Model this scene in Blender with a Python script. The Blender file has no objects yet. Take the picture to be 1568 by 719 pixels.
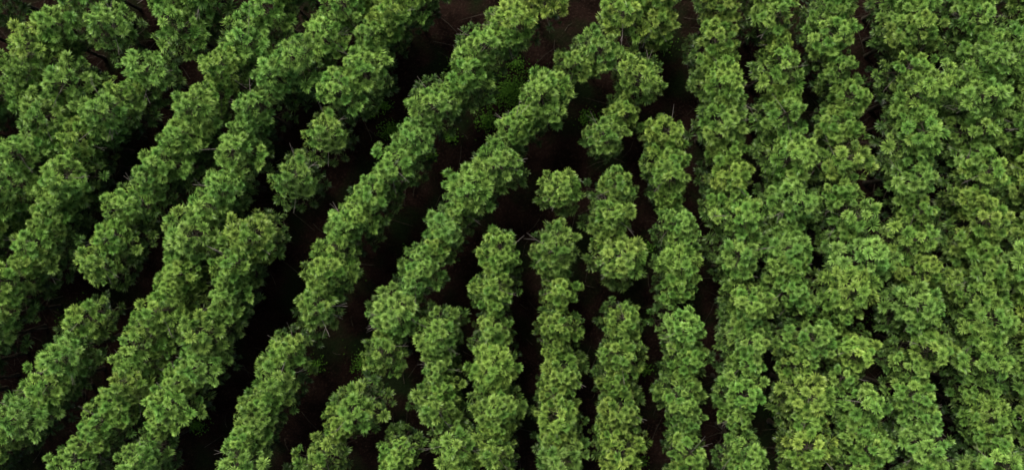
import bpy, math, random
import numpy as np
from mathutils import Vector, noise
rng=np.random.default_rng(31); random.seed(5)
S=bpy.context.scene
K=0.035; PLANE=9.2
def P(px,py): return ((px-784)*K,(359.5-py)*K)

# ---------------------------------------------------------------- materials
def newmat(n):
    m=bpy.data.materials.new(n); m.use_nodes=True
    nt=m.node_tree; nt.nodes.clear(); return m,nt
def mk(nt,t,**k):
    n=nt.nodes.new(t)
    for a,b in k.items(): setattr(n,a,b)
    return n
def mix(nt,a,b,f,mode='MIX'):
    n=mk(nt,'ShaderNodeMix',data_type='RGBA',blend_type=mode)
    for s,v in ((n.inputs[0],f),(n.inputs[6],a),(n.inputs[7],b)):
        if hasattr(v,'links'): nt.links.new(v,s)
        else: s.default_value=v
    return n.outputs[2]
def ramp(nt,f,a,b,c0=(0,0,0,1),c1=(1,1,1,1)):
    n=mk(nt,'ShaderNodeValToRGB'); e=n.color_ramp.elements
    e[0].position=a; e[1].position=b; e[0].color=c0; e[1].color=c1
    nt.links.new(f,n.inputs[0]); return n.outputs[0]

def needle_mat():
    m,nt=newmat('pine_needles'); L=nt.links.new
    out=mk(nt,'ShaderNodeOutputMaterial')
    at=mk(nt,'ShaderNodeAttribute',attribute_name='leafdata')
    sp=mk(nt,'ShaderNodeSeparateColor'); L(at.outputs['Color'],sp.inputs[0])
    oi=mk(nt,'ShaderNodeObjectInfo')
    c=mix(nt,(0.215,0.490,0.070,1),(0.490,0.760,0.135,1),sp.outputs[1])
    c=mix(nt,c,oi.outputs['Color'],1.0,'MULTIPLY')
    old_shaded=mix(nt,c,(0.018,0.046,0.013,1),sp.outputs[2])  # older inner needles duller; shade of the lower crown painted in too
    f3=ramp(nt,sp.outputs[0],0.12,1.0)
    base=mix(nt,(0.026,0.058,0.013,1),old_shaded,f3)
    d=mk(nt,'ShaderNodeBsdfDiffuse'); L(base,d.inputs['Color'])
    g=mk(nt,'ShaderNodeBsdfGlossy'); g.inputs['Roughness'].default_value=0.42; g.inputs['Color'].default_value=(1,1,1,1)
    m0=mk(nt,'ShaderNodeMixShader'); m0.inputs[0].default_value=0.035
    L(d.outputs[0],m0.inputs[1]); L(g.outputs[0],m0.inputs[2])
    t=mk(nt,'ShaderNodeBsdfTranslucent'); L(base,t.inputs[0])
    ms=mk(nt,'ShaderNodeMixShader'); ms.inputs[0].default_value=0.26
    L(m0.outputs[0],ms.inputs[1]); L(t.outputs[0],ms.inputs[2]); L(ms.outputs[0],out.inputs[0])
    return m
def bark_mat(name,a,b):
    m,nt=newmat(name); L=nt.links.new
    out=mk(nt,'ShaderNodeOutputMaterial'); d=mk(nt,'ShaderNodeBsdfDiffuse')
    tc=mk(nt,'ShaderNodeTexCoord'); nz=mk(nt,'ShaderNodeTexNoise'); nz.inputs['Scale'].default_value=6; nz.inputs['Detail'].default_value=6
    L(tc.outputs['Object'],nz.inputs['Vector'])
    L(mix(nt,a,b,ramp(nt,nz.outputs['Fac'],0.35,0.65)),d.inputs['Color'])
    bp=mk(nt,'ShaderNodeBump'); bp.inputs['Strength'].default_value=0.6; L(nz.outputs['Fac'],bp.inputs['Height']); L(bp.outputs[0],d.inputs['Normal'])
    L(d.outputs[0],out.inputs[0]); return m
M_N=needle_mat()
M_B=bark_mat('pine_bark',(0.022,0.020,0.014,1),(0.055,0.046,0.034,1))
M_D=bark_mat('dead_branch_wood',(0.12,0.11,0.095,1),(0.24,0.21,0.19,1))

def ground_mat():
    m,nt=newmat('forest_floor_litter'); L=nt.links.new
    out=mk(nt,'ShaderNodeOutputMaterial'); d=mk(nt,'ShaderNodeBsdfDiffuse')
    g=mk(nt,'ShaderNodeNewGeometry')
    def N(s,det=6):
        n=mk(nt,'ShaderNodeTexNoise'); n.inputs['Scale'].default_value=s; n.inputs['Detail'].default_value=det
        L(g.outputs['Position'],n.inputs['Vector']); return n.outputs['Fac']
    a=mix(nt,(0.0038,0.0024,0.0018,1),(0.0105,0.0060,0.0045,1),ramp(nt,N(0.8),0.35,0.68))
    a=mix(nt,a,(0.020,0.013,0.0095,1),ramp(nt,N(9),0.55,0.72))
    a=mix(nt,a,(0.005,0.008,0.003,1),ramp(nt,N(0.35),0.48,0.64))
    L(a,d.inputs['Color'])
    bp=mk(nt,'ShaderNodeBump'); bp.inputs['Distance'].default_value=0.15; L(N(5,8),bp.inputs['Height']); L(bp.outputs[0],d.inputs['Normal'])
    L(d.outputs[0],out.inputs[0]); return m
M_G=ground_mat()

# ---------------------------------------------------------------- ground
def ground():
    c=np.concatenate([-np.geomspace(2500,46,14),np.linspace(-44,44,89),np.geomspace(46,2500,14)])
    n=len(c); V=[]
    for y in c:
        for x in c:
            z=0.12*noise.noise(Vector((x*.5,y*.5,0)))+0.25*noise.noise(Vector((x*.08,y*.08,3))) if max(abs(x),abs(y))<60 else 0
            V.append((x,y,z))
    F=[(j*n+i,j*n+i+1,(j+1)*n+i+1,(j+1)*n+i) for j in range(n-1) for i in range(n-1)]
    me=bpy.data.meshes.new('ground'); me.from_pydata(V,[],F); me.materials.append(M_G)
    me.polygons.foreach_set('use_smooth',[True]*len(me.polygons))
    o=bpy.data.objects.new('ground',me); S.collection.objects.link(o)
ground()

# ---------------------------------------------------------------- tuft templates
def tuft_template(n,irr):
    out=np.zeros((n,5,3))
    lob=rng.uniform(0,6.28); sq=rng.uniform(.0,.24)
    for i in range(n):
        u=(i+0.5)/n
        th=math.radians(20+90*u**0.78+rng.normal(0,8))
        ph=i*2.39996+rng.normal(0,.2)
        zb=0.08-0.22*u
        Ln=rng.uniform(.31,.42)*(0.62+0.38*min(1,u*2.0))*(1+sq*math.cos(2*(ph-lob))+irr*math.cos(3*ph+lob))
        d=np.array([math.sin(th)*math.cos(ph),math.sin(th)*math.sin(ph),math.cos(th)])
        side=np.array([-math.sin(ph),math.cos(ph),0])+rng.normal(0,.26,3)
        side-=d*side.dot(d); side/=np.linalg.norm(side)
        w=0.0165
        b=np.array([0,0,zb]); 
        d2=d+np.array([0,0,rng.uniform(.1,1.1)])+rng.normal(0,.12,3); d2/=np.linalg.norm(d2)
        p1=b+d*Ln*.64; p2=p1+d2*Ln*.39
        out[i]=[b-side*w*.5,b+side*w*.5,p1-side*w,p1+side*w,p2]
    return out
TUF=[tuft_template(112,rng.uniform(0,.16)) for _ in range(14)]

def tube(V,F,MI,pts,rad,seg,mi):
    base=len(V)
    for k,(p,r) in enumerate(zip(pts,rad)):
        if k<len(pts)-1: d=np.array(pts[k+1])-np.array(p)
        d=d/ (np.linalg.norm(d)+1e-9)
        a=np.cross(d,[0.3,.9,.1]); a/=np.linalg.norm(a); b=np.cross(d,a)
        for s in range(seg):
            t=2*math.pi*s/seg
            V.append(tuple(np.array(p)+r*(a*math.cos(t)+b*math.sin(t))))
    for k in range(len(pts)-1):
        for s in range(seg):
            s2=(s+1)%seg
            F.append((base+k*seg+s,base+k*seg+s2,base+(k+1)*seg+s2,base+(k+1)*seg+s)); MI.append(mi)

def rotz_to(d,spin):
    d=d/np.linalg.norm(d)
    a=np.cross([0,0,1],d)
    if np.linalg.norm(a)<1e-4: a=np.array([1,0,0])
    a/=np.linalg.norm(a); b=np.cross(d,a)
    c,s=math.cos(spin),math.sin(spin)
    return np.stack([a*c+b*s,-a*s+b*c,d],axis=1)

def make_tree(idx,H=10.6,R=1.1,depth=6.0,sparse=0.0):
    V=[];F=[];MI=[]
    lean=rng.normal(0,.12,2)
    def tr(z):
        t=z/H; return np.array([lean[0]*t*t+.05*math.sin(z*.9+idx),lean[1]*t*t+.05*math.cos(z*.7+idx),z])
    zs=[0,.15,.6,2,4,6,8,9.4,H]
    tube(V,F,MI,[tr(z) for z in zs],[.21,.17,.145,.125,.10,.07,.038,.02,.008],7,0)
    shoots=[]
    az=rng.uniform(0,6.28)
    shoots.append((tr(H),np.array([0,0,1.]),1.0,0))
    for b in range(3):
        a=az+b*2.1+rng.normal(0,.3); shoots.append((tr(H-.3)+np.array([math.cos(a),math.sin(a),0])*.46,np.array([math.cos(a)*.4,math.sin(a)*.4,1.]),.9,0))
    asym=rng.uniform(0,6.28); asa=rng.uniform(.05,.30)
    z=0.65
    while z<depth:
        t=z/depth
        prof=R*np.interp(z,[0,.7,1.5,2.4,3.4,4.6,depth],[.24,.46,.76,.98,1.10,1.20,1.12])
        nb=rng.integers(4,7) if z>.8 else rng.integers(3,5)
        az+=rng.uniform(.4,1.1)
        for b in range(nb):
            if rng.random()<sparse+0.10+0.2*max(0,t-.6): continue
            a=az+2*math.pi*b/nb+rng.normal(0,.25)
            Lb=prof*rng.uniform(.56,1.42)*(1+asa*math.cos(a-asym))
            o=tr(H-z-rng.uniform(0,.25))
            out=np.array([math.cos(a),math.sin(a),0])
            rise=Lb*rng.uniform(.10,.80)*(1-.6*t)
            def bp(s): return o+out*Lb*s+np.array([0,0,rise*(s**1.8)-0.10*Lb*math.sin(s*3.14)*t])
            ss=[0,.35,.7,1]
            tube(V,F,MI,[bp(s) for s in ss],[.025*(1-.3*t)+.01,.022,.016,.008],4,0)
            updir=np.array([0,0,1.])
            bi=rng.uniform(0,.12)
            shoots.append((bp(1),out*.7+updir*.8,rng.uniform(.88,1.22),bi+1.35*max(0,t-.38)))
            nsh=int(Lb/.34)
            sd=np.array([-out[1],out[0],0])
            for k in range(1,nsh+1):
                s=1-k*.34/Lb*rng.uniform(.8,1.15)
                if s<.15: break
                for sg in (-1,1):
                    if rng.random()<.15: continue
                    ln=rng.uniform(.24,.60)*(0.8+.4*(1-abs(s-.6)))
                    p0=bp(s); p1=p0+sd*sg*ln+out*ln*.5+updir*ln*rng.uniform(-.2,1.0)
                    tube(V,F,MI,[p0,p1],[.012,.007],3,0)
                    inner=bi+1.35*max(0,t-.33)+ (.22 if s<.45 and t>.2 else 0)  # grows down the crown and near the trunk: needle age plus painted shade
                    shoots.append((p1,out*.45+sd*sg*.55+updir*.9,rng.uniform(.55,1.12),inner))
        z+=rng.uniform(.56,.84)*(1+.2*t)
    zz=H-depth-.2
    while zz>1.6:
        for b in range(rng.integers(2,4)):
            a=rng.uniform(0,6.28); Lb=rng.uniform(.5,1.6)
            o=tr(zz+rng.uniform(-.2,.2)); out=np.array([math.cos(a),math.sin(a),rng.uniform(-.1,.25)])
            kink=rng.normal(0,.12,3)
            tube(V,F,MI,[o,o+out*Lb*.5+kink*.5,o+out*Lb+kink],[.02,.014,.006],3,0)
        zz-=rng.uniform(.5,.9)
    for b in range(rng.integers(0,4)):
        a=rng.uniform(0,6.28); o=tr(H-rng.uniform(1.8,4)); Lb=rng.uniform(1.3,2.0)
        out=np.array([math.cos(a),math.sin(a),rng.uniform(.25,.6)])
        tube(V,F,MI,[o,o+out*Lb*.6,o+out*Lb+rng.normal(0,.1,3)],[.02,.014,.007],3,1)
        q=o+out*Lb*.7; tube(V,F,MI,[q,q+out*.35+rng.normal(0,.2,3)],[.011,.006],3,1)
    keep=[]; kp=[]
    order=sorted(range(len(shoots)),key=lambda i:shoots[i][3]+rng.random()*.2)
    for i in order:
        p=shoots[i][0]; sep=.50*(.35+.65*shoots[i][2])*rng.uniform(.85,1.1)
        if kp and np.min(np.linalg.norm(np.array(kp)-p,axis=1))<sep: continue
        kp.append(p); keep.append(shoots[i])
    nv0=len(V); vs=[];att=[]
    for (p,d,sc,inner) in keep:
        T=TUF[rng.integers(len(TUF))]
        n=len(T)
        if inner>.34: T=T[rng.permutation(n)[:58]]
        elif sc<.75: T=T[rng.permutation(n)[:80]]
        Rm=rotz_to(d+rng.normal(0,.2,3),rng.uniform(0,6.28))
        q=(T.reshape(-1,3)*sc)@Rm.T+p
        vs.append(q); g=rng.random()
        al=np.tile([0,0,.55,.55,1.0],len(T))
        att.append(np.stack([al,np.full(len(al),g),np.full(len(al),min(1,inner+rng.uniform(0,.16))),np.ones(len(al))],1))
    vs=np.concatenate(vs); att=np.concatenate(att)
    nn=len(vs)//5
    allv=np.concatenate([np.array(V),vs]); 
    me=bpy.data.meshes.new('pine_tree')
    nq=len(F)
    fl=np.array(F).reshape(-1)
    b=nv0+np.arange(nn)*5
    quads=np.stack([b,b+1,b+3,b+2],1); tris=np.stack([b+2,b+3,b+4],1)
    loops=np.concatenate([fl,quads.reshape(-1),tris.reshape(-1)])
    tot=np.concatenate([np.full(nq,4),np.full(nn,4),np.full(nn,3)])
    start=np.concatenate([[0],np.cumsum(tot)[:-1]])
    me.vertices.add(len(allv)); me.vertices.foreach_set('co',allv.astype(np.float32).ravel())
    me.loops.add(len(loops)); me.loops.foreach_set('vertex_index',loops.astype(np.int32))
    me.polygons.add(len(tot)); me.polygons.foreach_set('loop_start',start.astype(np.int32))
    me.materials.append(M_B); me.materials.append(M_D); me.materials.append(M_N)
    me.update(calc_edges=True)
    mi=np.concatenate([np.array(MI),np.full(2*nn,2)])
    me.polygons.foreach_set('material_index',mi.astype(np.int32))
    ca=me.color_attributes.new('leafdata','FLOAT_COLOR','POINT')
    full=np.concatenate([np.tile([0,0,0,1.],(nv0,1)),att])
    ca.data.foreach_set('color',full.astype(np.float32).ravel())
    me.validate(); me.update()
    print('tree',idx,'tufts',len(keep),'faces',len(tot))
    return me
VAR=[make_tree(i,H=10.6+rng.normal(0,.15),R=1.06*rng.uniform(.90,1.12),sparse=(0.2 if i%4==3 else 0)) for i in range(16)]

# ---------------------------------------------------------------- planting rows
rows=[
 [(-170,150),(-120,90),(-80,30),(-40,-30)],
 [(-160,330),(-120,270),(-90,215),(-50,160),(-25,135),(18,105),(50,72),(80,30),(110,-15),(140,-60)],
 [(-160,520),(-120,455),(-90,395),(-50,345),(-20,335),(8,285),(25,235),(58,180),(98,128),None,(160,45),None,(235,-15),(270,-60)],
 [(-150,700),(-110,630),(-75,570),(-45,520),(-15,480),(12,430),(45,372),(72,312),(100,268),(112,212),(160,165),(205,102),None,(262,32),(300,-30)],
 [(-120,790),(-60,730),(-10,680),(22,640),(62,595),(90,540),(112,490),None,(140,402),(168,358),(200,308),(240,250),(280,205),(302,162),(332,108),(375,52),(405,8),(440,-50)],
 [(60,790),(105,720),(142,655),(185,588),(205,530),(238,478),(268,420),(290,362),(312,315),(345,272),(358,225),(396,165),(425,125),(452,85),(490,48),(522,8),(560,-50)],
 [(180,780),(215,705),(247,625),(290,562),(308,508),(342,455),(357,400),(388,362),None,(442,268),None,(492,192),(520,142),(552,98),(572,50),(604,12),(645,-35)],
 [(330,780),(362,715),(388,645),(420,582),(438,530),(478,470),(502,412),(530,352),(562,300),(600,250),(636,208),(672,160),(718,112),(746,62),(790,20),(830,-20)],
 [(440,780),(492,715),(538,632),None,(585,540),(600,475),(645,402),(682,355),(722,290),(762,248),(792,198),(830,150),(880,100),(920,60),(955,15),(985,-30)],
 [(600,770),(605,700)],
 [(710,780),(688,680),(670,620),(668,568),(662,508)],
 [(765,770),(762,690),(762,622),(755,560),(755,500),(756,440),(766,388)],
 [(865,770),(860,700),(855,640),(860,572),(856,505),(860,440),(852,380),None,(860,288)],
 [(952,770),(950,700),(945,632),(952,560),(956,492),None,(950,395),(936,325),(944,280),None,(932,205),(986,128),None,(1010,30),(1020,-20)],
 [(1070,770),(1062,695),(1050,612),(1056,550),(1046,488),(1046,402),(1040,340),(1030,272),(1030,205)],
 [(1160,770),(1150,695),(1140,605),(1150,530),(1146,460),(1140,390),(1130,332),(1124,268),(1116,192),(1112,122),(1100,60),(1112,5),(1110,-50)],
 [(1255,770),(1245,690),(1250,605),(1240,512),(1226,440),(1224,380),(1216,312),(1208,242),(1208,178),(1204,100),(1192,25),(1190,-40)],
 [(1340,770),(1335,690),(1330,620),(1320,545),(1310,440),(1322,392),(1308,330),(1300,240),(1304,150),(1288,50),(1285,-20)],
 [(1440,770),(1432,690),(1422,610),(1420,535),(1412,462),(1422,372),(1408,272),(1410,205),(1412,140),(1412,50),(1410,-20)],
 [(1540,790),(1535,720),(1530,645),(1522,560),(1520,490),(1520,420),(1512,345),(1512,262),(1512,200),(1512,145),(1522,90),(1508,25),(1510,-40)],
 [(1640,780),(1630,700),(1620,620),(1615,540),(1610,470),(1605,400),(1605,330),(1605,260),(1600,190),(1600,120),(1600,50),(1600,-30)],
 [(1720,740),(1715,660),(1710,580),(1705,500),(1700,420),(1700,340),(1698,260),(1695,180),(1690,100),(1690,20),(1690,-50)],
]
cnt=0
yellow=[(1250,610),(1320,545),(1245,690),(1310,440)]
def plant(px,py,s,w):
    global cnt
    x,y=P(px,py)
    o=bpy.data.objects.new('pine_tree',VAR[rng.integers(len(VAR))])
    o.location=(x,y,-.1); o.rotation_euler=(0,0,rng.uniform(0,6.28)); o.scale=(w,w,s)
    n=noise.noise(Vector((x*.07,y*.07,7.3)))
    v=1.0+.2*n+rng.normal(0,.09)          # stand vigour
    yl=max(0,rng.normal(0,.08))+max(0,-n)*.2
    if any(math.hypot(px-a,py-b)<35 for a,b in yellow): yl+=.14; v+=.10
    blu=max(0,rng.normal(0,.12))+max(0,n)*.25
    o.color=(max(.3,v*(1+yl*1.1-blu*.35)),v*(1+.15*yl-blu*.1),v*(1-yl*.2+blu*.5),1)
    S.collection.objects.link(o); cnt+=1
for ri,r in enumerate(rows):
    prev=None
    for q in r:
        if q is None: prev=None; continue
        px,py=q
        wid=(.92 if ri<9 else .85 if px<1070 else .91 if px<1370 else .98)
        jx=2 if px<1150 else 5
        s=rng.uniform(.92,1.06)
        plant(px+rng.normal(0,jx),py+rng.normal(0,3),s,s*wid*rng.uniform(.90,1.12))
        if prev:
            dd=math.hypot(px-prev[0],py-prev[1])
            if dd>60 and rng.random()<.95 or rng.random()<.38:
                s=rng.uniform(.82,.94)
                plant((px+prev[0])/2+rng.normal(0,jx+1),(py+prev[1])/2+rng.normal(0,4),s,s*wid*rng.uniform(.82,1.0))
        prev=q
print('trees',cnt)

# ---------------------------------------------------------------- undergrowth & fallen branches
def undergrowth():
    spots=[(782,140,2.2),(745,185,1.0),(560,555,1.2),(700,100,.8),(600,200,1.0),(560,170,.8),(1010,60,1.1),(690,210,.6),(300,650,.8),(480,560,.8),(130,470,.7),(900,180,.8)]
    for _ in range(50): spots.append((rng.uniform(-100,1650),rng.uniform(-50,770),rng.uniform(.3,.8)))
    V=[];F=[]
    for px,py,r in spots:
        x0,y0=P(px,py); x0*=1.15;y0*=1.15
        for _ in range(int(500*r*r)+40):
            rr=r*abs(rng.normal(0,.5)); a=rng.uniform(0,6.28); x=x0+rr*math.cos(a); y=y0+rr*math.sin(a)*.8
            z=rng.uniform(.1,.7)*max(.2,1.2-rr/r)*min(1,r)+.1
            d=rng.normal(0,1,3); d[2]*=.35; d/=np.linalg.norm(d); e=np.cross(d,rng.normal(0,1,3)*[.4,.4,1]); e/=np.linalg.norm(e)
            L_=rng.uniform(.04,.09); p=np.array([x,y,z]); n=len(V)
            V+= [tuple(p-d*L_),tuple(p-e*L_*.45),tuple(p+d*L_),tuple(p+e*L_*.45)]
            F.append((n,n+1,n+2,n+3))
    m,nt=newmat('undergrowth_leaves'); o=mk(nt,'ShaderNodeOutputMaterial'); d=mk(nt,'ShaderNodeBsdfDiffuse')
    g=mk(nt,'ShaderNodeNewGeometry'); nt.links.new(mix(nt,(0.02,0.055,0.008,1),(0.06,0.14,0.015,1),g.outputs['Random Per Island']),d.inputs[0])
    nt.links.new(d.outputs[0],o.inputs[0])
    me=bpy.data.meshes.new('undergrowth'); me.from_pydata(V,[],F); me.materials.append(m)
    S.collection.objects.link(bpy.data.objects.new('undergrowth',me))
undergrowth()
def sticks():
    V=[];F=[];MI=[]
    for _ in range(700):
        x=rng.uniform(-38,38); y=rng.uniform(-20,20); a=rng.uniform(0,6.28); L_=rng.uniform(.4,2.0)
        d=np.array([math.cos(a),math.sin(a),rng.uniform(-.03,.1)]); p=np.array([x,y,rng.uniform(.1,.3)])
        tube(V,F,MI,[p,p+d*L_*.5+rng.normal(0,.05,3),p+d*L_],[.018,.014,.008],4,0)
    me=bpy.data.meshes.new('fallen_branches'); me.from_pydata(V,[],F); me.materials.append(M_B)
    S.collection.objects.link(bpy.data.objects.new('fallen_branches',me))
sticks()

# ---------------------------------------------------------------- light
el,az=math.radians(63),math.radians(-30)   # az: clockwise from +Y (image top)
w=bpy.data.worlds.new('World'); S.world=w; w.use_nodes=True
nt=w.node_tree; bg=nt.nodes['Background']; sk=nt.nodes.new('ShaderNodeTexSky')
sk.sky_type='NISHITA'; sk.sun_disc=False; sk.sun_elevation=el; sk.sun_rotation=az
sk.dust_density=5; sk.air_density=1.0
nt.links.new(sk.outputs[0],bg.inputs[0]); bg.inputs[1].default_value=0.15
sl=bpy.data.lights.new('sun','SUN'); sl.energy=5; sl.angle=math.radians(16); sl.color=(1,.96,.88)
so=bpy.data.objects.new('sun',sl); S.collection.objects.link(so)
dirv=Vector((math.sin(az)*math.cos(el),math.cos(az)*math.cos(el),math.sin(el)))
so.rotation_euler=dirv.to_track_quat('Z','Y').to_euler(); so.location=dirv*60

# ---------------------------------------------------------------- camera
fov=math.radians(50); dist=(784*K)/math.tan(fov/2)
cd=bpy.data.cameras.new('camera'); cd.sensor_width=36; cd.angle=fov; cd.clip_end=6000
co=bpy.data.objects.new('camera',cd); co.location=(0,0,PLANE+dist); co.rotation_euler=(0,0,0)
S.collection.objects.link(co); S.camera=co
S.view_settings.view_transform='Standard'; S.view_settings.look='None'; S.view_settings.exposure=0
